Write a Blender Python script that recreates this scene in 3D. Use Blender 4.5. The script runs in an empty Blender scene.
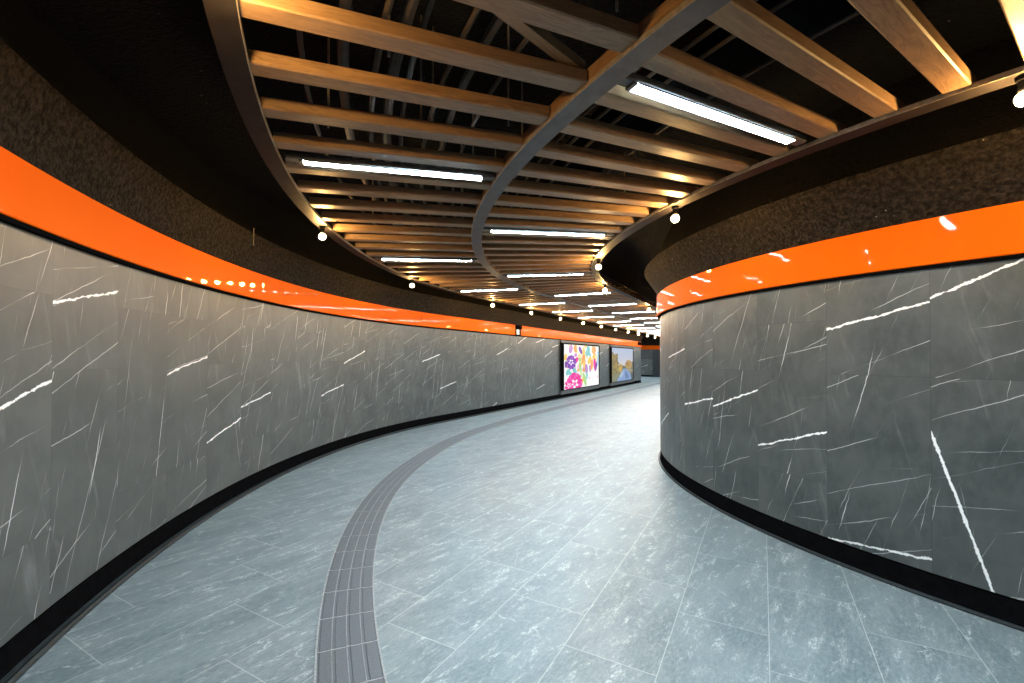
import bpy, math, random
from math import radians, sin, cos, pi
random.seed(7)

# ------------------------------------------------------------------ plan of the place
# The passage is a ring about (CX, CY) that runs into a straight corridor.
# u-units are scaled by S to metres; the whole place lies on a gentle cross slope.
S = 1.3
SLOPE = -0.0109
CX, CY = 6.785, 5.3215
DA = 0.5035                       # bearing of the straight corridor
DX, DY = sin(DA), cos(DA)
NX, NY = -cos(DA), sin(DA)
EYE = 1.5
R_WL, R_WR = 9.657, 4.806         # wall faces
R_RL, R_RC, R_RR = 8.658, 7.178, 5.713   # centre lines of the three ceiling rims
Z_RIM = 2.718
Z_PB, Z_BB, Z_BT, Z_FL = 0.16, 2.10, 2.39, 2.76
Z_TOP = 3.45
Q0 = radians(-58) - DA            # start of everything, behind the photographer
QE = 28.0                         # end of the straight part


def pl(R, q):
    """plan point: q <= 0 is an angle before the corridor starts, q > 0 metres along it"""
    if q <= 0:
        a = DA + q
        return CX - R * cos(a), CY + R * sin(a)
    return CX + R * NX + q * DX, CY + R * NY + q * DY


def W(x, y, z):
    return (x * S, y * S, (z + SLOPE * x) * S)


def PT(R, q, z):
    x, y = pl(R, q)
    return W(x, y, z)


def qdeg(d):
    return radians(d) - DA


def arclen(R, q):
    return R * q if q < 0 else q


def stations(q0=Q0, q1=QE, da=radians(1.5), ds=1.0):
    out = []
    if q0 < 0:
        e = min(q1, 0)
        n = max(1, math.ceil((e - q0) / da))
        out += [q0 + (e - q0) * i / n for i in range(n + 1)]
    if q1 > 0:
        b = max(q0, 0)
        n = max(1, math.ceil((q1 - b) / ds))
        out += [b + (q1 - b) * i / n for i in range(0 if not out else 1, n + 1)]
    return out


COL = bpy.context.scene.collection


def tag(o, label=None, cat=None, group=None, kind=None):
    if label: o['label'] = label
    if cat: o['category'] = cat
    if group: o['group'] = group
    if kind: o['kind'] = kind
    return o


def mesh_obj(name, V, F, mat, parent=None, uv=None, smooth=False, origin=None, uv2=None, col=None):
    """V world coordinates; origin defaults to the middle of the bottom"""
    if origin is None:
        xs = [v[0] for v in V]; ys = [v[1] for v in V]; zs = [v[2] for v in V]
        origin = ((min(xs) + max(xs)) / 2, (min(ys) + max(ys)) / 2, min(zs))
    me = bpy.data.meshes.new(name)
    me.from_pydata([(v[0] - origin[0], v[1] - origin[1], v[2] - origin[2]) for v in V], [], F)
    if uv:
        l = me.uv_layers.new(name='UVMap')
        k = 0
        for f in uv:
            for c in f:
                l.data[k].uv = c; k += 1
    if uv2:
        l = me.uv_layers.new(name='PanelUV')
        k = 0
        for f in uv2:
            for c in f:
                l.data[k].uv = c; k += 1
    if col:
        a = me.color_attributes.new('tint', 'FLOAT_COLOR', 'CORNER')
        k = 0
        for f, c in zip(F, col):
            for _ in f:
                a.data[k].color = (*c, 1); k += 1
    if mat: me.materials.append(mat)
    if smooth:
        for p in me.polygons: p.use_smooth = True
    o = bpy.data.objects.new(name, me)
    COL.objects.link(o)
    if parent is not None:
        o.parent = parent
        o.location = tuple(origin[i] - parent.location[i] for i in range(3))
    else:
        o.location = origin
    return o


def empty(name, loc, label, cat, group=None):
    o = bpy.data.objects.new(name, None)
    o.empty_display_size = 0.1
    COL.objects.link(o)
    o.location = loc
    return tag(o, label, cat, group)


def sweep(name, sec, R0, qs, mat, parent=None, closed=True, smooth=False, caps=True):
    """sec: list of (dR, z); swept along the passage"""
    V, F, U = [], [], []
    n = len(sec)
    per = [0]
    for i in range(n):
        a, b = sec[i], sec[(i + 1) % n]
        per.append(per[-1] + math.hypot(a[0] - b[0], a[1] - b[1]))
    Rr = R0(0) if callable(R0) else R0
    for q in qs:
        r = R0(q) if callable(R0) else R0
        for d, z in sec: V.append(PT(r + d, q, z))
    m = n if closed else n - 1
    for i in range(len(qs) - 1):
        for j in range(m):
            k = (j + 1) % n
            F.append((i * n + j, (i + 1) * n + j, (i + 1) * n + k, i * n + k))
            u0, u1 = arclen(Rr, qs[i]) * S, arclen(Rr, qs[i + 1]) * S
            v0, v1 = per[j] * S, per[j + 1] * S
            U.append(((u0, v0), (u1, v0), (u1, v1), (u0, v1)))
    if closed and caps:
        F.append(tuple(range(n))); U.append(tuple((p[0] * S, p[1] * S) for p in sec))
        b = (len(qs) - 1) * n
        F.append(tuple(b + j for j in reversed(range(n)))); U.append(tuple((p[0] * S, p[1] * S) for p in reversed(sec)))
    return mesh_obj(name, V, F, mat, parent, U, smooth)


# ------------------------------------------------------------------ node helpers
class NT:
    def __init__(self, name):
        self.m = bpy.data.materials.new(name)
        self.m.use_nodes = True
        self.t = self.m.node_tree
        self.t.nodes.clear()
        self.out = self.t.nodes.new('ShaderNodeOutputMaterial')

    def n(self, typ, **kw):
        nd = self.t.nodes.new(typ)
        for k, v in kw.items(): setattr(nd, k, v)
        return nd

    def put(self, sock, v):
        if hasattr(v, 'is_linked') or isinstance(v, bpy.types.NodeSocket):
            self.t.links.new(v, sock)
        else:
            sock.default_value = v

    def math(self, op, a, b=0.0, c=None, clamp=False):
        nd = self.n('ShaderNodeMath', operation=op); nd.use_clamp = clamp
        self.put(nd.inputs[0], a); self.put(nd.inputs[1], b)
        if c is not None: self.put(nd.inputs[2], c)
        return nd.outputs[0]

    def step(self, v, lo, hi, a=0.0, b=1.0):
        nd = self.n('ShaderNodeMapRange', interpolation_type='SMOOTHSTEP')
        self.put(nd.inputs[0], v)
        for i, x in enumerate((lo, hi, a, b)): self.put(nd.inputs[i + 1], x)
        return nd.outputs[0]

    def mix(self, f, a, b):
        nd = self.n('ShaderNodeMix', data_type='RGBA')
        self.put(nd.inputs[0], f)
        self.put(nd.inputs[6], (*a, 1) if isinstance(a, tuple) and len(a) == 3 else a)
        self.put(nd.inputs[7], (*b, 1) if isinstance(b, tuple) and len(b) == 3 else b)
        return nd.outputs[2]

    def noise(self, vec, scale, detail=4.0, rough=.55, dist=0.0):
        nd = self.n('ShaderNodeTexNoise')
        if vec is not None: self.put(nd.inputs['Vector'], vec)
        nd.inputs['Scale'].default_value = scale
        nd.inputs['Detail'].default_value = detail
        nd.inputs['Roughness'].default_value = rough
        nd.inputs['Distortion'].default_value = dist
        return nd.outputs[0]

    def mapping(self, vec, scale=(1, 1, 1), rot=(0, 0, 0), loc=(0, 0, 0)):
        nd = self.n('ShaderNodeMapping')
        self.put(nd.inputs['Vector'], vec)
        self.put(nd.inputs['Scale'], scale); self.put(nd.inputs['Rotation'], rot); self.put(nd.inputs['Location'], loc)
        return nd.outputs[0]

    def uv(self, name='UVMap'):
        return self.n('ShaderNodeUVMap', uv_map=name).outputs[0]

    def sep(self, v):
        nd = self.n('ShaderNodeSeparateXYZ'); self.put(nd.inputs[0], v); return nd.outputs

    def comb(self, x, y, z=0.0):
        nd = self.n('ShaderNodeCombineXYZ')
        for i, c in enumerate((x, y, z)): self.put(nd.inputs[i], c)
        return nd.outputs[0]

    def vadd(self, a, b):
        nd = self.n('ShaderNodeVectorMath', operation='ADD'); self.put(nd.inputs[0], a); self.put(nd.inputs[1], b); return nd.outputs[0]

    def white(self, v):
        nd = self.n('ShaderNodeTexWhiteNoise', noise_dimensions='3D'); self.put(nd.inputs[0], v); return nd.outputs

    def bump(self, h, strength=.3, dist=.02):
        nd = self.n('ShaderNodeBump'); nd.inputs['Strength'].default_value = strength
        nd.inputs['Distance'].default_value = dist
        self.put(nd.inputs['Height'], h); return nd.outputs[0]

    def bsdf(self, color, rough=.5, metal=0.0, normal=None, spec=.5, coat=0.0, coat_rough=.05, emit=None, estr=0.0):
        nd = self.n('ShaderNodeBsdfPrincipled')
        self.put(nd.inputs['Base Color'], (*color, 1) if isinstance(color, tuple) and len(color) == 3 else color)
        self.put(nd.inputs['Roughness'], rough)
        nd.inputs['Metallic'].default_value = metal
        nd.inputs['Specular IOR Level'].default_value = spec
        nd.inputs['Coat Weight'].default_value = coat
        nd.inputs['Coat Roughness'].default_value = coat_rough
        if normal is not None: self.put(nd.inputs['Normal'], normal)
        if emit is not None:
            self.put(nd.inputs['Emission Color'], (*emit, 1) if isinstance(emit, tuple) and len(emit) == 3 else emit)
            nd.inputs['Emission Strength'].default_value = estr
        self.t.links.new(nd.outputs[0], self.out.inputs[0])
        return self.m


def mat_floor():
    t = NT('slate_floor_tiles')
    P = t.uv()
    x, y, _ = t.sep(P)                                 # x along corridor, y across (u-units)
    ry = t.math('DIVIDE', t.math('ADD', y, .022), .466)
    row = t.math('FLOOR', ry)
    fy = t.math('FRACT', ry)
    sh = t.math('MULTIPLY_ADD', t.math('SUBTRACT', row, 7.0), .3107, 1.286)
    rx = t.math('DIVIDE', t.math('SUBTRACT', x, sh), .932)
    colm = t.math('FLOOR', rx)
    fx = t.math('FRACT', rx)
    dy = t.math('MULTIPLY', t.math('MINIMUM', fy, t.math('SUBTRACT', 1.0, fy)), .466)
    dx = t.math('MULTIPLY', t.math('MINIMUM', fx, t.math('SUBTRACT', 1.0, fx)), .932)
    d = t.math('MINIMUM', dx, dy)
    line = t.step(d, .0012, .0030, 1, 0)
    ids = t.comb(row, colm, 0.0)
    wn = t.white(ids)
    off = t.mapping(wn[1], scale=(30, 30, 30))
    Q = t.vadd(P, off)
    rot = t.mapping(Q, rot=(0, 0, 0.16))
    big = t.noise(t.mapping(rot, scale=(.8, 2.2, 1)), 2.2, 5)
    fine = t.noise(t.mapping(rot, scale=(1.2, 3.0, 1)), 22, 6, .7)
    grain = t.noise(Q, 160, 3, .7)
    st = t.noise(t.mapping(rot, scale=(1.0, 3.6, 1)), 5.0, 8, .74, .35)
    sp = t.noise(t.mapping(rot, scale=(1.0, 2.4, 1)), 38, 5, .75)
    streak = t.math('MULTIPLY', t.step(st, .51, .66), t.step(sp, .42, .58))
    wob = t.noise(Q, 9, 5, .7)
    wv = t.vadd(Q, t.mapping(t.comb(wob, t.noise(t.mapping(Q, loc=(7, 3, 0)), 9, 5, .7), 0.0), scale=(.16, .16, 0)))
    vo = t.n('ShaderNodeTexVoronoi', feature='DISTANCE_TO_EDGE', voronoi_dimensions='2D')
    t.put(vo.inputs['Vector'], t.mapping(wv, scale=(1, 1.8, 1))); vo.inputs['Scale'].default_value = 3.0
    crack = t.math('MULTIPLY', t.step(vo.outputs[0], .004, .030, 1, 0), t.math('MULTIPLY', t.step(t.noise(Q, 3.4, 3), .52, .66), t.step(sp, .40, .6)))
    c = t.mix(t.step(big, .3, .7), (.100, .150, .172), (.195, .255, .280))
    c = t.mix(t.math('MULTIPLY', t.step(fine, .35, .75), .55), c, (.36, .43, .455))
    c = t.mix(t.math('MULTIPLY', t.step(grain, .35, .7), .45), c, (.085, .12, .137))
    c = t.mix(t.math('MULTIPLY', wn[0], .25), c, (.15, .20, .222))
    c = t.mix(t.math('MULTIPLY', streak, .42), c, (.80, .85, .88))
    c = t.mix(t.math('MULTIPLY', crack, .55), c, (.80, .85, .88))
    c = t.mix(t.math('MULTIPLY', line, .48), c, (.60, .63, .64))
    h = t.math('SUBTRACT', t.math('MULTIPLY', grain, .4), t.math('MULTIPLY', line, .6))
    return t.bsdf(c, t.step(fine, .2, .8, .36, .50), normal=t.bump(h, .2, .004), spec=.5)


def mat_marble():
    t = NT('grey_marble_panels')
    P = t.uv(); L = t.uv('PanelUV')
    u, v, _ = t.sep(L)
    x, y, _ = t.sep(P)
    rn = t.n('ShaderNodeVertexColor', layer_name='tint').outputs[0]
    r1, r2, r3 = t.sep(rn)
    r3 = t.math('MULTIPLY_ADD', r3, 8.0, -4.0)
    cloud = t.noise(P, 1.6, 6, .6)
    mott = t.noise(t.mapping(P, scale=(1.6, .7, 1), rot=(0, 0, -.3)), 9, 5, .65)
    grain = t.noise(P, 190, 2, .6)
    wob = t.math('SUBTRACT', t.noise(P, 2.6, 5, .6), .5)
    wob2 = t.math('SUBTRACT', t.noise(t.mapping(P, loc=(11, 5, 0)), 7, 5, .7), .5)

    def veins(ang, spacing, width, thr, seed, along=.9):
        """thin, nearly straight veins at ang from the vertical, one per strip, broken along their length"""
        ca, sa = cos(ang), sin(ang)
        q = t.math('SUBTRACT', t.math('MULTIPLY', x, ca), t.math('MULTIPLY', y, sa))
        l = t.math('ADD', t.math('MULTIPLY', x, sa), t.math('MULTIPLY', y, ca))
        q = t.math('ADD', q, t.math('ADD', t.math('MULTIPLY', wob, .06), t.math('MULTIPLY', wob2, .010)))
        qs_ = t.math('DIVIDE', q, spacing)
        i_ = t.math('FLOOR', qs_); f_ = t.math('FRACT', qs_)
        rn_ = t.white(t.comb(i_, seed, 0.0))[0]
        d_ = t.math('MULTIPLY', t.math('ABSOLUTE', t.math('SUBTRACT', f_, t.math('MULTIPLY_ADD', rn_, .6, .2))), spacing)
        mk = t.step(t.noise(t.comb(t.math('MULTIPLY', i_, 7.31), t.math('MULTIPLY', l, along), seed), 1.0, 3, .6), thr, thr + .16)
        wd_ = t.math('MULTIPLY_ADD', mk, width, .0005)
        return t.math('MULTIPLY', t.step(t.math('DIVIDE', d_, wd_), .4, 1.0, 1, 0), mk)
    a = t.math('MAXIMUM', veins(.17, .27, .0036, .51, 1.3), veins(.27, .33, .0042, .50, 5.1))
    a2 = t.math('MAXIMUM', veins(.40, .27, .0034, .49, 9.7), veins(-.22, .55, .0036, .55, 3.3))
    b = t.math('MAXIMUM', veins(1.14, .30, .0040, .46, 2.7), veins(1.36, .50, .0040, .48, 7.9))
    sm = t.noise(t.mapping(t.mapping(P, rot=(0, 0, -.25)), scale=(5.5, .8, 1)), 1.3, 6, .62, .6)
    smoke = t.step(sm, .57, .80)
    # one bold broken vein on some panels, printed edge to edge (height, strength, slope per panel)
    jag = t.math('ADD', t.math('MULTIPLY', wob, .05), t.math('MULTIPLY', wob2, .055))
    line = t.math('ADD', t.math('MULTIPLY_ADD', u, r3, r1), jag)
    nrm = t.math('SQRT', t.math('MULTIPLY_ADD', r3, r3, 1.0))
    dd = t.math('DIVIDE', t.math('ABSOLUTE', t.math('SUBTRACT', v, line)), nrm)
    wd = t.math('MULTIPLY_ADD', t.noise(P, 14, 5, .75), .056, -.0165)
    bold = t.math('MULTIPLY', t.step(t.math('DIVIDE', dd, t.math('MAXIMUM', wd, .0022)), .5, 1.0, 1, 0), r2)
    tone = t.white(t.comb(r1, r3, 0.0))[0]
    c = t.mix(t.step(cloud, .3, .7), (.043, .053, .052), (.096, .106, .102))
    c = t.mix(t.math('MULTIPLY', t.step(mott, .35, .75), .5), c, (.112, .121, .118))
    c = t.mix(t.math('MULTIPLY', t.step(grain, .4, .7), .2), c, (.05, .055, .055))
    c = t.mix(t.math('MULTIPLY', tone, .40), c, (.056, .066, .065))
    c = t.mix(t.math('MULTIPLY', smoke, .45), c, (.24, .255, .255))
    c = t.mix(t.math('MULTIPLY', b, .55), c, (.68, .70, .70))
    c = t.mix(t.math('MULTIPLY', a, .85), c, (.74, .76, .76))
    c = t.mix(t.math('MULTIPLY', a2, .60), c, (.66, .68, .68))
    c = t.mix(t.math('MULTIPLY', bold, .95), c, (.93, .94, .94))
    eu = t.math('MINIMUM', u, t.math('SUBTRACT', .8, u))
    ev = t.math('MINIMUM', v, t.math('SUBTRACT', 1.6, v))
    e = t.step(t.math('MINIMUM', eu, ev), .0012, .0032, 1, 0)
    c = t.mix(t.math('MULTIPLY', e, .65), c, (.03, .033, .033))
    return t.bsdf(c, t.step(mott, .2, .8, .38, .52), normal=t.bump(t.math('SUBTRACT', grain, e), .06, .003), spec=.42)


def mat_sprayed(name, lo, hi):
    t = NT(name)
    g = t.n('ShaderNodeNewGeometry').outputs[0]
    n1 = t.noise(g, 24, 5, .7)
    n2 = t.noise(g, 12, 3, .6)
    vo = t.n('ShaderNodeTexVoronoi'); t.put(vo.inputs['Vector'], g); vo.inputs['Scale'].default_value = 34
    sp = t.n('ShaderNodeTexVoronoi'); t.put(sp.inputs['Vector'], g); sp.inputs['Scale'].default_value = 7
    fleck = t.math('MULTIPLY', t.step(sp.outputs[0], .025, .045, 1, 0), t.math('GREATER_THAN', n2, .56))
    c = t.mix(t.step(n1, .35, .7), lo, hi)
    c = t.mix(fleck, c, (.45, .45, .42))
    h = t.math('ADD', n1, t.math('MULTIPLY', vo.outputs[0], .6))
    return t.bsdf(c, .85, normal=t.bump(h, 1.0, .05), spec=.12)


def mat_wood():
    t = NT('oiled_wood_slat')
    P = t.uv()
    rnd = t.n('ShaderNodeObjectInfo').outputs['Random']
    Q = t.vadd(P, t.comb(t.math('MULTIPLY', rnd, 57.0), t.math('MULTIPLY', rnd, 23.0)))
    w = t.noise(t.mapping(Q, scale=(1.2, 7, 1)), 2.0, 3, .5)
    Q2 = t.vadd(Q, t.comb(0.0, t.math('MULTIPLY', w, .16)))
    g1 = t.noise(t.mapping(Q2, scale=(1.0, 26, 1)), 3.0, 6, .6)
    g2 = t.noise(t.mapping(Q2, scale=(3.0, 120, 1)), 3.0, 3, .6)
    c = t.mix(t.step(g1, .3, .7), (.255, .155, .078), (.125, .070, .034))
    c = t.mix(t.math('MULTIPLY', t.step(g2, .5, .75), .45), c, (.070, .039, .020))
    c = t.mix(t.math('MULTIPLY', rnd, .35), c, (.19, .125, .070))
    return t.bsdf(c, .46, normal=t.bump(g2, .12, .003), spec=.4)


def mat_orange():
    t = NT('glossy_orange_panel')
    n = t.noise(t.mapping(t.uv(), scale=(.9, .5, 1)), 1.4, 2, .45)
    return t.bsdf((.84, .122, .0012), .6, normal=t.bump(n, .32, .05), spec=.04, coat=.17, coat_rough=.03)


def mat_plain(name, c, r=.5, metal=0., spec=.5, nscale=30, amp=.25, bump=.1):
    t = NT(name)
    g = t.n('ShaderNodeTexCoord').outputs['Object']
    n = t.noise(g, nscale, 4, .6)
    lo = tuple(x * (1 - amp) for x in c); hi = tuple(min(1, x * (1 + amp)) for x in c)
    return t.bsdf(t.mix(t.step(n, .3, .7), lo, hi), r, metal, t.bump(n, bump, .004), spec)


def mat_emit(name, c, e, base=(.8, .8, .8)):
    t = NT(name)
    return t.bsdf(base, .4, emit=c, estr=e)


def mat_print(name, e):
    t = NT(name)
    a = t.n('ShaderNodeVertexColor', layer_name='tint').outputs[0]
    n = t.noise(t.n('ShaderNodeTexCoord').outputs['Object'], 7, 4, .6)
    a = t.mix(t.math('MULTIPLY', t.step(n, .52, .7), .14), a, (.9, .9, .92))
    return t.bsdf((.02, .02, .02), .35, emit=a, estr=e, spec=.2)


LED_E = 225.0
LAMP_E = 1250.0
M = dict(
    floor=mat_floor(), marble=mat_marble(), wood=mat_wood(), orange=mat_orange(),
    spray=mat_sprayed('black_sprayed_insulation', (.010, .008, .006), (.048, .039, .030)),
    void=mat_sprayed('black_void_shade', (.0011, .0011, .0012), (.0035, .0034, .0034)),  # darker copy of the sprayed black, with the void's shade in its colour
    rim=mat_plain('dark_steel_rim', (.046, .051, .060), .5, .1, nscale=9),
    rimL=mat_plain('brown_black_steel_rim', (.0125, .0105, .0105), .55, .0, spec=.10, nscale=9),
    plinth=mat_plain('black_plinth', (.0045, .0045, .005), .9, spec=.0, nscale=14),
    kerb=mat_plain('wet_black_kerb', (.018, .025, .029), .45, .0, spec=.2, nscale=20),
    black=mat_plain('matte_black_metal', (.004, .004, .0045), .9, spec=.0),
    housing=mat_plain('dark_tube_housing', (.05, .052, .055), .45, .3),
    grey=mat_plain('grey_metal_frame', (.085, .092, .092), .55, .0, spec=.25),
    conduit=mat_plain('warm_lit_conduit', (.045, .032, .021), .7, .0),  # brown base carries the warm light off the wood
    rod=mat_plain('zinc_rod', (.20, .18, .14), .5, .1),
    door=mat_plain('blue_black_door', (.016, .022, .028), .35),
    tact=mat_plain('grey_tactile_rubber', (.092, .113, .130), .5, nscale=60, amp=.12),
    grout=mat_plain('pale_tactile_grout', (.30, .32, .33), .7, nscale=60),
    white=mat_plain('white_plastic', (.75, .75, .74), .4),
    led=mat_emit('tube_light_glow', (.66, .87, 1.0), LED_E),
    bulb=mat_emit('warm_bulb_glow', (1.0, .58, .19), LAMP_E),
    printm=mat_print('backlit_print', 1.0),
)

# ------------------------------------------------------------------ floor and ceiling void
V, F, U = [], [], []
xs, ys = (-8.0, 27.0), (-6.5, 41.0)
V = [W(xs[0], ys[0], 0), W(xs[1], ys[0], 0), W(xs[1], ys[1], 0), W(xs[0], ys[1], 0)]


def tn(x, y): return (x * DX + y * DY, x * NX + y * NY)


U = [tuple(tn(x, y) for x, y in ((xs[0], ys[0]), (xs[1], ys[0]), (xs[1], ys[1]), (xs[0], ys[1])))]
tag(mesh_obj('floor', V, [(0, 1, 2, 3)], M['floor'], uv=U), 'bluish grey slate tiled floor with thin pale joints', kind='structure')
V = [W(xs[0], ys[0], Z_TOP), W(xs[1], ys[0], Z_TOP), W(xs[1], ys[1], Z_TOP), W(xs[0], ys[1], Z_TOP)]
tag(mesh_obj('ceiling', V, [(3, 2, 1, 0)], M['void']), 'black sprayed ceiling slab above the wooden slats', kind='structure')

# ------------------------------------------------------------------ marble walls
PW, PH = .615, 1.23


def vein_of(special, k, i):
    h, e, g = special[(k, i)] if (k, i) in special else (random.uniform(.15, 1.25), 1.0 if random.random() < .38 else .0, random.uniform(.14, .40))
    return (h, e, (g + 4) / 8)


def panel_wall(name, R, inward, q_first, q_end, label, phase, special={}, pattern={}):
    """inward: +1 if the room lies at smaller R; panels .8 x 1.6 m in a half-shifted bond"""
    V, F, U, U2, C = [], [], [], [], []
    L0 = arclen(R, Q0)
    start = arclen(R, q_first)
    k0 = math.floor((L0 - start) / PW)

    def qof(l): return l / R if l < 0 else l
    Lend = arclen(R, q_end)
    k = k0
    while start + k * PW < Lend:
        a, b = start + k * PW, min(start + (k + 1) * PW, Lend)
        zs = [Z_PB, Z_PB + PH, Z_BB + .02] if (pattern[k] == 'A' if k in pattern else (k + phase) % 2 == 0) else [Z_PB, Z_PB + .40, Z_PB + .40 + PH, Z_BB + .02]
        for i in range(len(zs) - 1):
            z0, z1 = zs[i], zs[i + 1]
            rnd = vein_of(special, k, i)
            ox, oy = random.random() * 40, random.random() * 40
            vb = 0.0 if (i > 0 or len(zs) == 3) else PH - .40
            n = 3
            for j in range(n):
                la, lb = a + (b - a) * j / n, a + (b - a) * (j + 1) / n
                la0, lb0 = (la - a) * S, (lb - a) * S
                c = len(V)
                if inward > 0: p = [(la, z0), (lb, z0), (lb, z1), (la, z1)]
                else: p = [(lb, z0), (la, z0), (la, z1), (lb, z1)]
                uu, pu = [], []
                for l, z in p:
                    V.append(PT(R, qof(l), z))
                    ul = (l - a) * S if inward > 0 else (PW - (l - a)) * S
                    vl = (z - z0 + vb) * S
                    uu.append((ul + ox, vl + oy)); pu.append((ul, vl))
                F.append((c, c + 1, c + 2, c + 3)); U.append(tuple(uu)); U2.append(tuple(pu)); C.append(rnd)
        k += 1
    o = mesh_obj(name, V, F, M['marble'], uv=U, uv2=U2, col=C)
    return tag(o, label, kind='structure')


Q_LEFT_END = 19.2
panel_wall('wall_left', R_WL, 1, qdeg(-17.66), Q_LEFT_END, 'curved left wall of grey marble panels with white veins', 1,
           {(0, 1): (.47, 1, .23), (0, 0): (0, 0, 0), (-1, 1): (.775, 1, .31), (-1, 0): (0, 0, 0), (-1, 2): (0, 0, 0), (1, 0): (0, 0, 0), (1, 1): (0, 0, .2), (1, 2): (0, 0, 0),
            (2, 1): (.99, 1, .23), (2, 0): (0, 0, 0), (2, 2): (0, 0, .3), (3, 0): (.66, 1, .23), (3, 1): (0, 0, 0), (4, 1): (.47, 1, .18), (4, 0): (.0, 0, .1), (7, 0): (.95, 1, .2)},
           {-2: 'A', -1: 'B', 0: 'A', 1: 'B', 2: 'B', 3: 'A', 4: 'B'})
panel_wall('wall_right', R_WR, -1, qdeg(-15.89), QE, 'curved right drum wall of grey marble panels with white veins', 1,
           {(-2, 1): (.43, 1, .24), (-2, 0): (.0, .9, .14), (-3, 1): (.657, 1, .44), (-3, 0): (1.15, 1, -3.3), (-1, 1): (.23, 1, .35), (-1, 0): (.0, 0, .1), (-1, 2): (0, 0, .2), (0, 0): (1.11, 1, .33), (0, 1): (0, 0, .4)},
           {-4: 'B', -3: 'A', -2: 'A', -1: 'B', 0: 'A'})


def flat_panel_wall(name, p0, p1, z0, z1, label, w=PW):
    V, F, U, U2, C = [], [], [], [], []
    ln = math.hypot(p1[0] - p0[0], p1[1] - p0[1])
    n = max(1, round(ln / w))
    for k in range(n):
        rnd = vein_of({}, k, 0)
        ox, oy = random.random() * 40, random.random() * 40
        pts = []
        for f, z in ((k / n, z0), ((k + 1) / n, z0), ((k + 1) / n, z1), (k / n, z1)):
            pts.append((W(p0[0] + (p1[0] - p0[0]) * f, p0[1] + (p1[1] - p0[1]) * f, z), ((f * n - k) * .8, (z - z0) * S)))
        c = len(V)
        V += [p[0] for p in pts]; F.append((c, c + 1, c + 2, c + 3))
        U.append(tuple((p[1][0] + ox, p[1][1] + oy) for p in pts)); U2.append(tuple(p[1] for p in pts)); C.append(rnd)
    return tag(mesh_obj(name, V, F, M['marble'], uv=U, uv2=U2, col=C), label, kind='structure')


# end return of the left wall, and the cross wall far behind
flat_panel_wall('wall_left_end', pl(R_WL, Q_LEFT_END), pl(R_WL + .9, Q_LEFT_END), .16, 2.12, 'marble end face where the left wall stops')
a, b = pl(R_WL + 9, QE), pl(R_WR - .5, QE)
flat_panel_wall('wall_back', a, b, .12, 2.10, 'marble cross wall at the far end of the passage')

# dark core behind / above the walls, plinths, kerbs
qsL = stations(Q0, Q_LEFT_END); qs = stations()
tag(sweep('wall_left_upper', [(.0, Z_BT - .02), (-.03, Z_BT + .1), (-.14, Z_FL), (.9, Z_FL), (.9, Z_BT - .02)], R_WL, qsL, M['spray']),
    'black sprayed upper part of the left wall', kind='structure')
tag(sweep('wall_right_upper', [(.0, Z_BT - .02), (.04, Z_BT + .08), (.22, Z_FL - .02), (-.5, Z_FL - .02), (-.5, Z_BT - .02)], R_WR, qs, M['spray']),
    'black sprayed upper part of the right drum', kind='structure')
tag(sweep('wall_left_head', [(-.11, Z_FL + .001), (.10, Z_FL + .25), (.25, Z_TOP), (.9, Z_TOP), (.9, Z_FL + .001)], R_WL, qsL, M['void']), 'wall above the left panels, blackened as unlit void', kind='structure')  # void colour paints in the shade above the lit part of the wall
tag(sweep('wall_right_head', [(.19, Z_FL - .019), (.02, Z_FL + .25), (-.2, Z_TOP), (-.5, Z_TOP), (-.5, Z_FL - .019)], R_WR, qs, M['void']), 'wall above the right drum, blackened as unlit void', kind='structure')  # shade above the drum put into the colour in the same way
tag(sweep('wall_left_core', [(.012, .0), (.9, .0), (.9, Z_BT), (.012, Z_BT)], R_WL, qsL, M['plinth']), 'dark backing of the left wall', kind='structure')
tag(sweep('wall_right_core', [(-.012, .0), (-.012, Z_BT), (-.5, Z_BT), (-.5, .0)], R_WR, qs, M['plinth']), 'dark backing of the right drum', kind='structure')
tag(sweep('baseboard_left', [(.012, 0), (-.008, 0), (-.008, .028), (-.002, .032), (.004, Z_PB - .012), (.012, Z_PB - .012)], R_WL, qsL, M['plinth']), 'black recessed plinth under the left wall panels', kind='structure')
tag(sweep('trim_1', [(-.009, 0), (-.062, 0), (-.060, .012), (-.048, .022), (-.030, .016), (-.009, .022)], R_WL, qsL, M['kerb']), 'wet looking black kerb along the left plinth', kind='structure')
tag(sweep('baseboard_right', [(-.012, 0), (-.012, Z_PB - .012), (-.006, Z_PB - .012), (.0, .03), (.006, .0)], R_WR, qs, M['plinth']), 'black recessed plinth under the right drum panels', kind='structure')
tag(sweep('trim_2', [(.007, 0), (.007, .020), (.022, .020), (.028, .010), (.028, 0)], R_WR, qs, M['kerb']), 'thin dark metal edging around the foot of the drum', kind='structure')


# glossy orange bands: split where the photo shows a seam
def band(name, R, side, q0, q1, label):
    s = -side
    sec = [(s * .012, Z_BB), (s * .040, Z_BB), (s * .045, Z_BB + .006), (s * .045, Z_BT - .004), (s * .040, Z_BT), (-s * .012, Z_BT)]
    sec = [(.0, Z_BB), (s * .040, Z_BB), (s * .045, Z_BB + .006), (s * .045, Z_BT - .004), (s * .040, Z_BT), (.0, Z_BT)]
    return tag(sweep(name, sec, R, stations(q0, q1), M['orange']), label, kind='structure')


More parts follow.
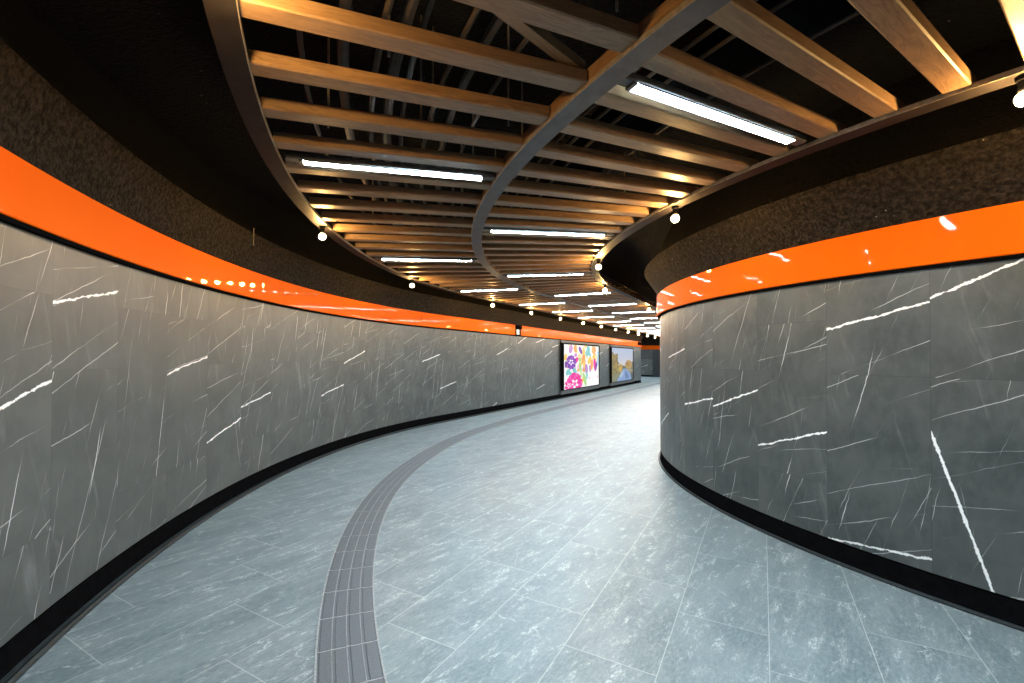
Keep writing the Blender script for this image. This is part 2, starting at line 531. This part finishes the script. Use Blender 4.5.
gap = .004
edgesL = [Q0, qdeg(1.9), qdeg(25.8), 8.6, 15.2, Q_LEFT_END]
for i in range(len(edgesL) - 1):
    band('trim_%d' % (3 + i), R_WL, 1, edgesL[i] + (gap / 9 if i else 0), edgesL[i + 1], 'glossy orange fascia length on the left wall')
edgesR = [Q0, qdeg(-4.6), QE]
for i in range(len(edgesR) - 1):
    band('trim_%d' % (8 + i), R_WR, -1, edgesR[i] + (gap / 5 if i else 0), edgesR[i + 1], 'glossy orange fascia length around the right drum')
# shadow line under the bands
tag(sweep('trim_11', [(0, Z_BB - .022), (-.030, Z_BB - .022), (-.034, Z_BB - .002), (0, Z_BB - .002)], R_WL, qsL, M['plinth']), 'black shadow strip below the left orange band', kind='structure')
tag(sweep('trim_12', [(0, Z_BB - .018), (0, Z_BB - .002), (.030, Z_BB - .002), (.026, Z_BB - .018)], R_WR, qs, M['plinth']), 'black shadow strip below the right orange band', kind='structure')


def wall_box(name, Ra, Rb, q0, q1, z0, z1, mat, **kw):
    """box between two radii along the passage"""
    sec = [(0, z0), (Rb - Ra, z0), (Rb - Ra, z1), (0, z1)]
    return sweep(name, sec, Ra, stations(q0, q1), mat, **kw)


# cross wall trim at the far end
def cross_box(name, N0, N1, q0, q1, z0, z1, mat, label=None, kind=None):
    P = [(N0, q0), (N1, q0), (N1, q1), (N0, q1)]
    V = [PT(n, q, z0) for n, q in P] + [PT(n, q, z1) for n, q in P]
    F = [(0, 1, 2, 3), (7, 6, 5, 4), (0, 4, 5, 1), (1, 5, 6, 2), (2, 6, 7, 3), (3, 7, 4, 0)]
    return tag(mesh_obj(name, V, F, mat), label, kind=kind)


cross_box('trim_13', R_WR - .5, R_WL + 9, QE - .05, QE - .002, 2.10, 2.40, M['orange'], 'orange fascia on the far cross wall', 'structure')
cross_box('wall_back_upper', R_WR - .5, R_WL + 9, QE + .0, QE + .3, 2.40, Z_TOP, M['spray'], 'black upper part of the far cross wall', 'structure')
cross_box('baseboard_back', R_WR - .5, R_WL + 9, QE - .02, QE - .002, 0, .12, M['plinth'], 'black plinth of the far cross wall', 'structure')
dr = cross_box('door_1', 9.6, 10.8, QE - .07, QE - .004, .02, 2.09, M['door'], 'dark blue black flush door in the far cross wall', 'structure')

# ------------------------------------------------------------------ ceiling rims
def rim(name, R, mat, label, qa=Q0, qb=QE, w=.104):
    h = w / 2
    sec = [(-h, Z_RIM), (h, Z_RIM), (h, Z_RIM + .012), (-h, Z_RIM + .012)]
    return tag(sweep(name, sec, R, stations(qa, qb), mat), label, kind='structure')


rim('trim_14', R_RL, M['rimL'], 'flat dark steel strip bordering the slats on the left')
rim('trim_15', R_RC, M['rim'], 'flat grey steel strip dividing the two slat bays')
rim('trim_16', R_RR, M['rimL'], 'flat dark steel strip bordering the slats around the drum')
tag(sweep('trim_17', [(-.050, Z_RIM + .013), (.050, Z_RIM + .013), (.050, Z_RIM + .085), (-.050, Z_RIM + .085)], R_RC, qs, M['wood']), 'wooden batten lying on the dividing steel strip', kind='structure')
# thin pale lips on the slat side of the outer rims
tag(sweep('trim_18', [(-.056, Z_RIM - .002), (-.0525, Z_RIM - .002), (-.0525, Z_RIM + .022), (-.056, Z_RIM + .022)], R_RL, qs, M['rod']), 'thin pale lip on the left rim', kind='structure')
tag(sweep('trim_19', [(.0525, Z_RIM - .002), (.056, Z_RIM - .002), (.056, Z_RIM + .022), (.0525, Z_RIM + .022)], R_RC, qs, M['rod']), 'thin pale lip on the dividing rim', kind='structure')
tag(sweep('trim_20', [(.0525, Z_RIM - .002), (.056, Z_RIM - .002), (.056, Z_RIM + .022), (.0525, Z_RIM + .022)], R_RR, qs, M['rod']), 'thin pale lip on the drum rim', kind='structure')

# ------------------------------------------------------------------ slats, tube lights, lamps
ORD = ['nearest', 'second', 'third', 'fourth', 'fifth', 'sixth', 'seventh', 'eighth', 'ninth', 'tenth', 'eleventh', 'twelfth', 'thirteenth', 'fourteenth', 'fifteenth', 'sixteenth', 'seventeenth', 'eighteenth']
NTH = ['first'] + ORD[1:]


def frame_at(R, q):
    """point, outward radial and forward unit vectors in plan"""
    x, y = pl(R, q)
    if q <= 0:
        a = DA + q
        return (x, y), (-cos(a), sin(a)), (sin(a), cos(a))
    return (x, y), (NX, NY), (DX, DY)


def tilt(side, q):
    """how much the inner end of a slat leads or lags its outer end (the slats are not quite radial)"""
    if q > 0: return 0.0
    d = math.degrees(DA + q)
    tab = [(-60, -1.1), (-25, -1.1), (-17, -.75), (3, .75), (22, .7), (28.8, 0)] if side == 'left' else [(-60, -.30), (-25, -.30), (-7, -.25), (14, .3), (22, .2), (28.8, 0)]
    for (a, x), (b, y) in zip(tab, tab[1:]):
        if d <= b: return radians(x + (y - x) * max(0, d - a) / (b - a))
    return 0.0


def bar(name, R0, R1, q, w, z0, z1, mat, parent=None, ch=.006, q_in=None):
    """bar across a bay with chamfered long edges, from (R0, q_in) to (R1, q)"""
    x0, y0 = pl(R0, q if q_in is None else q_in)
    x1, y1 = pl(R1, q)
    x, y = (x0 + x1) / 2, (y0 + y1) / 2
    L = math.hypot(x1 - x0, y1 - y0)
    ra = ((x1 - x0) / L, (y1 - y0) / L)
    fo = (ra[1], -ra[0])
    off = 0.0
    h = w / 2
    sec = [(-h + ch, z0), (h - ch, z0), (h, z0 + ch), (h, z1 - ch), (h - ch, z1), (-h + ch, z1), (-h, z1 - ch), (-h, z0 + ch)]
    V, F, U = [], [], []
    for e in (-L / 2, L / 2):
        for d, z in sec:
            V.append(W(x + ra[0] * e + fo[0] * (d + off), y + ra[1] * e + fo[1] * (d + off), z))
    n = 8; per = [0]
    for i in range(n):
        a, b = sec[i], sec[(i + 1) % n]
        per.append(per[-1] + math.hypot(a[0] - b[0], a[1] - b[1]))
    for j in range(n):
        k = (j + 1) % n
        F.append((j, k, n + k, n + j))
        U.append(((0, per[j] * S), (0, per[j + 1] * S), (L * S, per[j + 1] * S), (L * S, per[j] * S)))
    F.append(tuple(reversed(range(n)))); U.append(tuple((p[0] * .3, p[1] * S) for p in reversed(sec)))
    F.append(tuple(range(n, 2 * n))); U.append(tuple((p[0] * .3, p[1] * S) for p in sec))
    return mesh_obj(name, V, F, mat, parent, U)


PITCH = radians(2.55)
ledL = [qdeg(-57.4), qdeg(-37.0), qdeg(-16.6), qdeg(3.6), qdeg(23.7)]
ledR = [qdeg(-48.3), qdeg(-27.7), qdeg(-7.0), qdeg(13.7)]
STR = 1.97
ledL += [1.72 + STR * i for i in range(13)]
ledR += [.56 + 2.0 * i for i in range(14)]
ZS0, ZS1 = Z_RIM + .014, Z_RIM + .014 + .062


def slat_positions(leds, R):
    """eight slats per tube light, the tube in the middle of a gap"""
    def l(q): return arclen(R, q)
    out = []
    ls = [l(q) for q in leds]
    ls.append(ls[-1] + (ls[-1] - ls[-2]))
    for i in range(len(ls) - 1):
        a, b = ls[i], ls[i + 1]
        for k in range(8):
            p = a + (b - a) * (k + .5) / 8
            q = p / R if p < 0 else p
            if q < QE - .3: out.append((i, k, q))
    return out


def build_bay(side, leds, Ra, Rb, La, Lb, first_seen):
    Rm = (Ra + Rb) / 2
    # an extra run of slats before the first tube
    for i, k, q in slat_positions(leds, Rm):
        if i < first_seen:
            lab = 'wooden ceiling slat in the %s bay, %s before the %s tube light' % (side, NTH[7 - k] if i == first_seen - 1 else NTH[min(15 - k, 17)], 'nearest')
            if i < first_seen - 1 and first_seen - 1 - i > 1: continue
        else:
            n = i - first_seen
            lab = 'wooden ceiling slat in the %s bay, %s past the %s tube light' % (side, NTH[k], ORD[n])
        if DA + q < radians(-50) and q < 0: continue
        o = bar('wooden_slat', Ra, Rb, q, .100, ZS0, ZS1, M['wood'], q_in=q + tilt(side, q))
        tag(o, lab, 'ceiling slat', 'wooden slats of the %s ceiling bay' % side)
    for i, q in enumerate(leds):
        if i < first_seen:
            lab = 'white tube light overhead in the %s bay, %s before the first one in view' % (side, NTH[first_seen - 1 - i])
        else:
            lab = 'white tube light between slats in the %s bay, %s from the front' % (side, NTH[i - first_seen])
        loc = PT((La + Lb) / 2, q, Z_RIM - .012)
        r = empty('tube_light', loc, lab, 'ceiling light', 'tube lights of the %s ceiling bay' % side)
        d = tilt(side, q)
        bar('housing', La - .10, Lb + .10, q, .064, Z_RIM + .0105, Z_RIM + .050, M['housing'], r, q_in=q + d)
        bar('diffuser', La, Lb, q, .054, Z_RIM + .000, Z_RIM + .0100, M['led'], r, ch=.003, q_in=q + d)
        dq = .0298 / ((La + Lb) / 2 if q <= 0 else 1)
        for sg in (-1, 1):
            bar('side_rail', La, Lb, q + sg * dq, .004, Z_RIM + .001, Z_RIM + .0104, M['housing'], r, ch=.001, q_in=q + d + sg * dq)
        for e0, e1 in ((La - .024, La - .0005), (Lb + .0005, Lb + .024)):
            f0, f1 = (e0 - La) / (Lb - La), (e1 - La) / (Lb - La)
            bar('end_cap', e0, e1, q + d * (1 - f1), .060, Z_RIM - .001, Z_RIM + .0100, M['housing'], r, ch=.003, q_in=q + d * (1 - f0))


build_bay('left', ledL, 7.230, 8.602, 7.33, 8.47, 2)
build_bay('right', ledR, 5.700, 7.126, 5.91, 7.04, 1)


def ball(name, c, r, mat, parent, nu=16, nv=10, sz=1.0):
    V, F = [], []
    V.append((c[0], c[1], c[2] + r * sz))
    for j in range(1, nv):
        a = pi * j / nv
        for i in range(nu):
            b = 2 * pi * i / nu
            V.append((c[0] + r * sin(a) * cos(b), c[1] + r * sin(a) * sin(b), c[2] + r * sz * cos(a)))
    V.append((c[0], c[1], c[2] - r * sz))
    for i in range(nu):
        k = (i + 1) % nu
        F.append((0, 1 + i, 1 + k))
        for j in range(nv - 2):
            F.append((1 + j * nu + i, 1 + (j + 1) * nu + i, 1 + (j + 1) * nu + k, 1 + j * nu + k))
        F.append((len(V) - 1, 1 + (nv - 2) * nu + k, 1 + (nv - 2) * nu + i))
    return mesh_obj(name, V, F, mat, parent, smooth=True)


def lathe(name, c, prof, mat, parent=None, nu=16):
    """prof: (r, z offset) from bottom to top around a vertical axis"""
    V, F = [], []
    for r, z in prof:
        for i in range(nu):
            b = 2 * pi * i / nu
            V.append((c[0] + r * cos(b), c[1] + r * sin(b), c[2] + z))
    for j in range(len(prof) - 1):
        for i in range(nu):
            k = (i + 1) % nu
            F.append((j * nu + i, j * nu + k, (j + 1) * nu + k, (j + 1) * nu + i))
    F.append(tuple(reversed(range(nu)))); F.append(tuple(range((len(prof) - 1) * nu, len(prof) * nu)))
    return mesh_obj(name, V, F, mat, parent, smooth=False)


def lamp(R, q, label, group):
    top = PT(R, q, Z_RIM)
    r = empty('globe_lamp', top, label, 'lamp', group)
    zc = -.098 * S
    c = (top[0], top[1], top[2] + zc)
    lathe('socket', (top[0], top[1], top[2]), [(.016, -.070 * S), (.024, -.062 * S), (.024, -.022 * S), (.034, -.018 * S), (.036, -.0006)], M['black'], r)
    ball('bulb', c, .030 * S, M['bulb'], r)


lampL = [qdeg(-27.2), qdeg(-6.5), qdeg(13.75)] + [.75 + 1.95 * i for i in range(13)]
for i, q in enumerate(lampL):
    lamp(8.655, q, 'warm globe lamp under the left rim, overhead in front of the nearest slats' if i == 0 else 'warm glowing globe lamp under the left ceiling rim, %s from the front' % NTH[i - 1], 'globe lamps under the left rim')
lampR = [qdeg(-36.4), qdeg(-16.9), qdeg(3.5), qdeg(24.0)] + [3.0 + 2.6 * i for i in range(5)]
for i, q in enumerate(lampR):
    lamp(5.715, q, 'warm glowing globe lamp under the drum rim, %s from the front' % NTH[i], 'globe lamps under the drum rim')

# ------------------------------------------------------------------ services in the dark void
def tube_path(name, pts, r, mat, n=8):
    """pts world; round tube along a polyline"""
    from mathutils import Vector
    P = [Vector(p) for p in pts]
    V, F = [], []
    for i, p in enumerate(P):
        d = (P[min(i + 1, len(P) - 1)] - P[max(i - 1, 0)]).normalized()
        up = Vector((0, 0, 1)) if abs(d.z) < .9 else Vector((1, 0, 0))
        a = d.cross(up).normalized(); b = a.cross(d)
        for k in range(n):
            t = 2 * pi * k / n
            V.append(tuple(p + a * r * cos(t) + b * r * sin(t)))
    for i in range(len(P) - 1):
        for k in range(n):
            m = (k + 1) % n
            F.append((i * n + k, i * n + m, (i + 1) * n + m, (i + 1) * n + k))
    F.append(tuple(reversed(range(n)))); F.append(tuple(range((len(P) - 1) * n, len(P) * n)))
    return mesh_obj(name, V, F, mat, smooth=False)


# conduits following the curve over each bay (plan radius, height, radius)
cond = [
    (8.42, 3.05, .014, 'thin pipe', 'left bay, outermost of the row'),
    (8.22, 3.10, .030, 'thick pipe', 'left bay, next to the outermost'),
    (8.06, 3.00, .016, 'thin pipe', 'left bay, third from the left rim'),
    (7.96, 3.06, .032, 'thick pipe', 'left bay, middle of the row'),
    (7.86, 3.12, .016, 'thin pipe', 'left bay, right of the middle thick pipe'),
    (7.70, 3.02, .014, 'thin pipe', 'left bay, third from the dividing strip'),
    (7.56, 3.08, .024, 'pipe', 'left bay, second from the dividing strip'),
    (7.42, 3.02, .012, 'thin pipe', 'left bay, nearest the dividing strip'),
    (6.94, 2.98, .008, 'slim conduit', 'right bay, nearest the dividing strip'),
    (6.84, 2.98, .008, 'slim conduit', 'right bay, second from the dividing strip'),
    (6.74, 2.98, .010, 'conduit', 'right bay, third from the dividing strip'),
    (6.62, 2.98, .010, 'conduit', 'right bay, fourth from the dividing strip'),
    (6.20, 3.10, .010, 'conduit', 'right bay, outer one of a close pair'),
    (6.12, 3.10, .010, 'conduit', 'right bay, inner one of a close pair'),
]
for R, z, r, what, where in cond:
    q0, q1 = qdeg(-48), 6.0
    if z == 3.10 and R < 6.5: z = 3.1
    tag(tube_path('service_conduit', [PT(R, q, z) for q in stations(q0, q1, radians(3), 2)], r * S, M['conduit']),
        'warm-tinted %s above the slats, %s' % (what, where), 'pipe', 'conduits above the slats')
# dark ducts
for R, w, z0, z1, lab in ((6.42, .16, 3.02, 3.2, 'dark cable tray above the slats of the right bay'),):
    o = sweep('cable_tray', [(-w, z0), (w, z0), (w, z1), (w - .02, z1), (w - .02, z0 + .02), (-w + .02, z0 + .02), (-w + .02, z1), (-w, z1)], R, stations(qdeg(-48), 5), M['plinth'])
    tag(o, lab, 'cable tray')

# vertical hanger rods from the slab to the rims and slats
rods = [(7.34, -22.0), (7.34, -15.5), (7.34, -9.0), (7.34, -29.5), (7.06, -18.0), (7.06, -11.0), (8.30, -19.0), (8.05, -24.5), (7.80, -20.5), (7.72, -20.0), (8.45, -27.0), (6.3, -20.0), (6.0, -14.0), (7.95, -12.0), (8.2, -6.0), (7.34, -2.0)]
rods.sort(key=lambda r: r[1])
for i, (R, d) in enumerate(rods):
    q = qdeg(d)
    p = pl(R, q)
    o = tube_path('hanger_rod', [W(p[0], p[1], ZS0 + .075), W(p[0], p[1], Z_TOP - .002)], .008, M['rod'], 6)
    tag(o, 'thin metal hanger rod above the slats, %s from the front' % NTH[i], 'hanger rod', 'hanger rods above the slats')
# ------------------------------------------------------------------ diagonal wooden brace above the left bay
def beam(name, A, B, w, h, mat):
    from mathutils import Vector
    A, B = Vector(A), Vector(B)
    d = (B - A).normalized(); s = d.cross(Vector((0, 0, 1))).normalized() * w / 2; u = Vector((0, 0, h))
    V = [tuple(p) for p in (A - s, A + s, A + s + u, A - s + u, B - s, B + s, B + s + u, B - s + u)]
    L = (B - A).length
    F = [(3, 2, 1, 0), (4, 5, 6, 7), (0, 1, 5, 4), (1, 2, 6, 5), (2, 3, 7, 6), (3, 0, 4, 7)]
    U = [((0, 0), (.1, 0), (.1, .1), (0, .1))] * 2 + [((0, k * .1), (0, k * .1 + .1), (L, k * .1 + .1), (L, k * .1)) for k in range(4)]
    return mesh_obj(name, V, F, mat, uv=U)


A = W(-.165, 1.594, 2.808); B = W(.318, 2.09, 2.808)
tag(beam('diagonal_brace', A, B, .065, .06, M['wood']), 'short diagonal wooden brace between slats above the dividing strip', 'brace')

# short loose rod hanging on the upper left wall
p = pl(R_WL - .16, qdeg(-3.6))
o = tube_path('wall_wire', [W(p[0], p[1], 2.62), W(p[0] + .004, p[1], 2.80)], .006, M['rod'], 6)
tag(o, 'short pale wire hanging against the black upper left wall', 'wire')

# ------------------------------------------------------------------ tactile strip
def smooth01(x):
    x = max(0., min(1., x)); return x * x * (3 - 2 * x)


def Rt(q):
    l = arclen(8.2, q)
    return 8.186 + .42 * smooth01((l + 3.2) / 6.5)


T0, T1, TL = arclen(8.2, Q0) - .107, 26.0, .297


def tq(l): return l / 8.2 if l < 0 else l


strip = empty('tactile_strip', PT(8.186, qdeg(-10), .001), 'grey ribbed tactile guide strip curving along the slate floor', 'tactile paving')
sweep('grout_bed', [(-.150, .0008), (.150, .0008), (.150, .0054), (-.150, .0054)], Rt, [tq(T0 + (T1 - T0) * i / 160) for i in range(161)], M['grout'], strip)
tl = T0; n = 0
V, F = [], []
V2, F2 = [], []
V3, F3 = [], []


def add_slab(V, F, la, lb, d0, d1, z0, z1, sub=3, taper=.0):
    rings = []
    for i in range(sub + 1):
        l = la + (lb - la) * i / sub
        q = tq(l); r = Rt(q)
        e = taper if i in (0, sub) else 0
        b = len(V)
        V += [PT(r + d0, q, z0), PT(r + d1, q, z0), PT(r + d1 - taper, q, z1), PT(r + d0 + taper, q, z1)]
        rings.append(b)
    for a, b in zip(rings, rings[1:]):
        for j in range(4):
            k = (j + 1) % 4
            F.append((a + j, a + k, b + k, b + j))
    F.append(tuple(rings[0] + j for j in (3, 2, 1, 0))); F.append(tuple(rings[-1] + j for j in range(4)))


while tl + TL < T1:
    a, b = tl + .0035, tl + TL - .0035
    add_slab(V, F, a, b, -.1440, .1440, .0055, .0062)
    for k in range(4):
        c = -.1455 + .291 * (k + .5) / 4
        add_slab(V2, F2, a + .0022, b - .0022, c - .031, c + .026, .0063, .0098, 3, .003)
    add_slab(V3, F3, tl - .0042, tl + .0042, -.1455, .1455, .0063, .0092, 1)
    for c in (-.149, .149):
        add_slab(V3, F3, tl, tl + TL, c - .0045, c + .0045, .0056, .0094, 3)
    for k in (1, 2, 3):
        c = -.1455 + .291 * k / 4
        add_slab(V3, F3, tl + .005, tl + TL - .005, c + .0022, c + .0048, .0063, .0078, 3)
    tl += TL
mesh_obj('base_tiles', V, F, M['tact'], strip)
mesh_obj('joint_lines', V3, F3, M['grout'], strip)
mesh_obj('ribs', V2, F2, M['tact'], strip)['kind'] = 'stuff'

# ------------------------------------------------------------------ lightbox posters
def ell(cu, cv, a, b, rot=0., n=14, wob=0., seed=0):
    rr = random.Random(seed)
    out = []
    for i in range(n):
        t = 2 * pi * i / n
        k = 1 + wob * (rr.random() - .5)
        x, y = a * k * cos(t), b * k * sin(t)
        out.append((cu + x * cos(rot) - y * sin(rot), cv + x * sin(rot) + y * cos(rot)))
    return out


def poster(q0, q1, label, shapes, back, dim=1.0):
    z0, z1 = .30, 1.935
    Rf = R_WL - .052
    mid = PT(R_WL, (q0 + q1) / 2, Z_PB)
    r = empty('poster_lightbox', mid, label, 'poster')
    m = .10
    wall_box('casing', R_WL - .004, R_WL - .045, q0 - m - .12, q1 + m + .02, Z_PB - .02, Z_BB - .03, M['grey'], parent=r)
    # black frame around the lit print
    for nm, a, b, za, zb in (('frame_side', q0 - .30, q0, z0 - .02, z1 + .05), ('frame_side', q1, q1 + .10, z0 - .02, z1 + .05), ('frame_rail', q0, q1, z1, z1 + .05), ('frame_rail', q0, q1, z0 - .02, z0)):
        wall_box(nm, R_WL - .046, R_WL - .064, a, b, za, zb, M['black'], parent=r)
    V, F, C = [], [], []
    wdt = q1 - q0

    def pt(u, v, k):
        return PT(Rf - .0004 * k, q0 + u * wdt, z1 - v * (z1 - z0))
    def poly(P, c, k):
        b = len(V)
        P = [(min(1, max(0, u)), min(1, max(0, v))) for u, v in P]
        for u, v in P: V.append(pt(u, v, k))
        F.append(tuple(range(b, b + len(P)))); C.append(c)
    for k, (P, c) in enumerate(back): poly(P, tuple(x * dim for x in c), k * .2)
    for k, (P, c) in enumerate(shapes): poly(P, tuple(x * dim for x in c), 3 + k * .05)
    mesh_obj('print', V, F, M['printm'], r, col=C)


# first: flower print
PK, PU, OR_, YE, TE, GR, LI, BL = (.85, .0, .30), (.19, .02, .40), (.95, .36, .07), (.98, .60, .10), (.20, .58, .60), (.42, .68, .22), (.55, .25, .60), (.45, .72, .85)
fl = []


def flower(u, v, r, c, c2, n=9, seed=1):
    rr = random.Random(seed)
    for i in range(n):
        t = 2 * pi * i / n + rr.random() * .3
        fl.append((ell(u + cos(t) * r * .55 * .8, v + sin(t) * r * .62, r * .46 * .8, r * .24, t), c if i % 3 else c2))
    for i in range(5):
        t = 2 * pi * i / 5 + .4
        fl.append((ell(u + cos(t) * r * .2, v + sin(t) * r * .22, r * .22, r * .10, t), (1, .98, .98)))
    fl.append((ell(u, v, r * .16, r * .18), c2))


def leaf(u, v, a, b, rot, c): fl.append((ell(u, v, a, b, rot), c))


rr = random.Random(3)
for i in range(46):
    leaf(rr.random(), rr.random() * .62, .018 + .03 * rr.random(), .04 + .07 * rr.random(), rr.uniform(-.6, .6), rr.choice([YE, OR_, LI, TE, GR, BL, (1, .75, .35), (.95, .55, .70)]))
for u, v, a, b, ro, c in ((.17, .10, .05, .10, .2, LI), (.29, .09, .05, .09, -.2, OR_), (.43, .12, .04, .10, -.4, PU), (.52, .14, .04, .11, 0, YE), (.52, .32, .05, .12, .1, OR_), (.54, .46, .04, .10, .0, YE), (.65, .14, .06, .13, .3, TE), (.70, .36, .05, .11, .4, YE),
                         (.84, .10, .07, .10, .1, OR_), (.84, .26, .05, .08, .3, YE), (.77, .46, .04, .14, .1, OR_), (.87, .48, .045, .17, -.1, PK), (.92, .50, .03, .13, .2, PU), (.97, .36, .03, .16, 0, BL), (.60, .58, .04, .14, -.1, LI), (.10, .62, .05, .08, .5, TE), (.27, .60, .05, .08, -.5, TE),
                         (.16, .68, .03, .07, .2, TE), (.43, .58, .035, .20, -.1, GR), (.42, .72, .03, .12, .2, (.70, .85, .55)), (.55, .82, .045, .18, -.25, GR), (.48, .86, .03, .10, .2, YE), (.31, .36, .05, .09, .6, PK), (.05, .45, .03, .08, 0, PU), (.62, .74, .03, .10, 0, TE), (.36, .52, .03, .05, 0, (.95, .6, .7))):
    leaf(u, v, a, b, ro, c)
flower(.18, .40, .17, PU, (.30, .05, .55), 11, 4)
flower(.27, .90, .27, PK, (.95, .08, .45), 15, 5)
flower(.12, .92, .14, PK, (.95, .08, .45), 9, 6)
fl.append(([(.66, .66), (1, .66), (1, 1), (.60, 1)], (1, .985, .985)))
for k in range(3):
    fl.append(([(.70, .775 + .025 * k), (.93 - .05 * k, .772 + .025 * k), (.93 - .05 * k, .783 + .025 * k), (.70, .786 + .025 * k)], (.80, .68, .70)))
fl.append((ell(.685, .80, .022, .028), (.82, .45, .50)))
fl.append((ell(.955, .79, .014, .05), (.88, .35, .38)))
Q1a, Q1b = 7.22, 11.15
poster(Q1a, Q1b, 'backlit colourful flower poster, nearer of two on the left wall', fl, [([(0, 0), (1, 0), (1, 1), (0, 1)], (1, .985, .97))])

# second: river with autumn trees
bk = []
for k in range(10):
    v0, v1 = k * .055, (k + 1) * .055
    f = k / 9
    bk.append(([(0, v0), (1, v0), (1, v1), (0, v1)], (.50 + .36 * f, .62 + .22 * f, .88 + .02 * f)))
bk.append(([(0, .55), (1, .55), (1, 1), (0, 1)], (.30, .30, .16)))
sc = []
sc.append(([(.34, .58), (.52, .53), (.66, .57), (.66, .64), (.34, .66)], (.16, .16, .12)))
rr = random.Random(11)
for i in range(40):
    v = .18 + .55 * rr.random()
    u = .02 + .16 * rr.random() * (1 + v)
    sc.append((ell(u, v, .03 + .04 * rr.random(), .05 + .05 * rr.random(), rr.uniform(-.3, .3), 10, .4, i), rr.choice([(.38, .26, .06), (.50, .34, .08), (.30, .24, .07), (.62, .42, .10), (.22, .18, .06)])))
for i in range(26):
    sc.append((ell(.30 + .12 * rr.random(), .52 + .16 * rr.random(), .03 + .03 * rr.random(), .035 + .03 * rr.random(), 0, 10, .4, i), rr.choice([(.70, .46, .08), (.80, .55, .12), (.50, .34, .08)])))
for i in range(46):
    t, d = 2 * pi * rr.random(), rr.random() ** .5
    sc.append((ell(.77 + .14 * d * cos(t), .50 + .12 * d * sin(t), .03 + .03 * rr.random(), .035 + .02 * rr.random(), 0, 10, .4, i), rr.choice([(.52, .30, .07), (.64, .38, .09), (.40, .22, .06), (.70, .46, .14)])))
for i in range(12):
    sc.append((ell(.97 + .03 * rr.random(), .45 + .3 * rr.random(), .05, .06, 0, 10, .4, i), (.22, .16, .08)))
sc.append(([(.50, .63), (.62, .63), (.86, .80), (.92, 1), (.20, 1), (.36, .80)], (.30, .46, .80)))
sc.append(([(.36, .82), (.52, .68), (.50, .80), (.36, .94)], (.62, .72, .90)))
sc.append(([(.60, .70), (.72, .78), (.78, .92), (.62, .98), (.58, .82)], (.16, .26, .52)))
sc.append(([(.62, .63), (1, .70), (1, .74), (.70, .70)], (.55, .44, .32)))
sc.append(([(.86, .80), (1, .78), (1, 1), (.92, 1)], (.10, .10, .09)))
Q2a, Q2b = 13.13, 17.1
poster(Q2a, Q2b, 'backlit poster of a river between autumn trees, farther of two on the left wall', sc, bk, .72)

# ------------------------------------------------------------------ small fittings on the orange band
def fitting(q0, q1, label, shapes):
    mid = PT(R_WL - .05, (q0 + q1) / 2, Z_BB)
    r = empty('wall_fitting', mid, label, 'wall fitting')
    for nm, a, b, za, zb, d0, d1, mt in shapes:
        wall_box(nm, R_WL - d0, R_WL - d1, q0 + (q1 - q0) * a, q0 + (q1 - q0) * b, Z_BB + (Z_BT - Z_BB) * za, Z_BB + (Z_BT - Z_BB) * zb, M[mt], parent=r)


fitting(3.58, 3.90, 'small black box with a white face set in the left orange band', [
    ('backplate', 0, 1, -.04, 1.0, .046, .060, 'black'), ('hood', .05, .95, .62, .96, .0605, .11, 'black'), ('white_face', .15, .62, .06, .55, .0605, .075, 'white')])
fitting(18.2, 19.1, 'small black twin fitting at the far end of the left orange band', [
    ('backplate', 0, 1, .30, .95, .046, .056, 'black'), ('lens', .05, .42, .38, .88, .0565, .10, 'black'), ('lens', .58, .95, .38, .88, .0565, .10, 'black')])

# unseen fill light added behind the left wall's end to brighten the cross wall
la = bpy.data.lights.new('far_wall_fill', 'AREA'); la.shape = 'RECTANGLE'; la.size = 1.5; la.size_y = .3; la.energy = 330; la.color = (.8, .92, 1)
lo = bpy.data.objects.new('far_wall_fill', la); COL.objects.link(lo); lo.location = PT(12.2, 24.3, 2.7)

# ------------------------------------------------------------------ world, camera, look
w = bpy.data.worlds.new('world'); bpy.context.scene.world = w
w.use_nodes = True
bg = w.node_tree.nodes.get('Background') or w.node_tree.nodes.new('ShaderNodeBackground')
bg.inputs[0].default_value = (.80, .88, 1.0, 1); bg.inputs[1].default_value = .15

cam = bpy.data.cameras.new('camera')
co = bpy.data.objects.new('camera', cam); COL.objects.link(co)
cam.sensor_width = 36; cam.sensor_fit = 'HORIZONTAL'
cam.lens = 455 / 1024 * 36
PITCHC = radians(.6)
co.location = (0, 0, EYE * S)
co.rotation_euler = (radians(90) + PITCHC, 0, 0)
cam.shift_y = (355.73 - 341.5 - 455 * math.tan(PITCHC)) / 1024
cam.clip_start = .02
sc_ = bpy.context.scene
sc_.camera = co
sc_.view_settings.view_transform = 'Standard'
sc_.view_settings.look = 'None'
sc_.view_settings.exposure = 0.0
sc_.view_settings.gamma = 1.0
sc_.cycles.max_bounces = 8
sc_.cycles.sample_clamp_indirect = 6.0
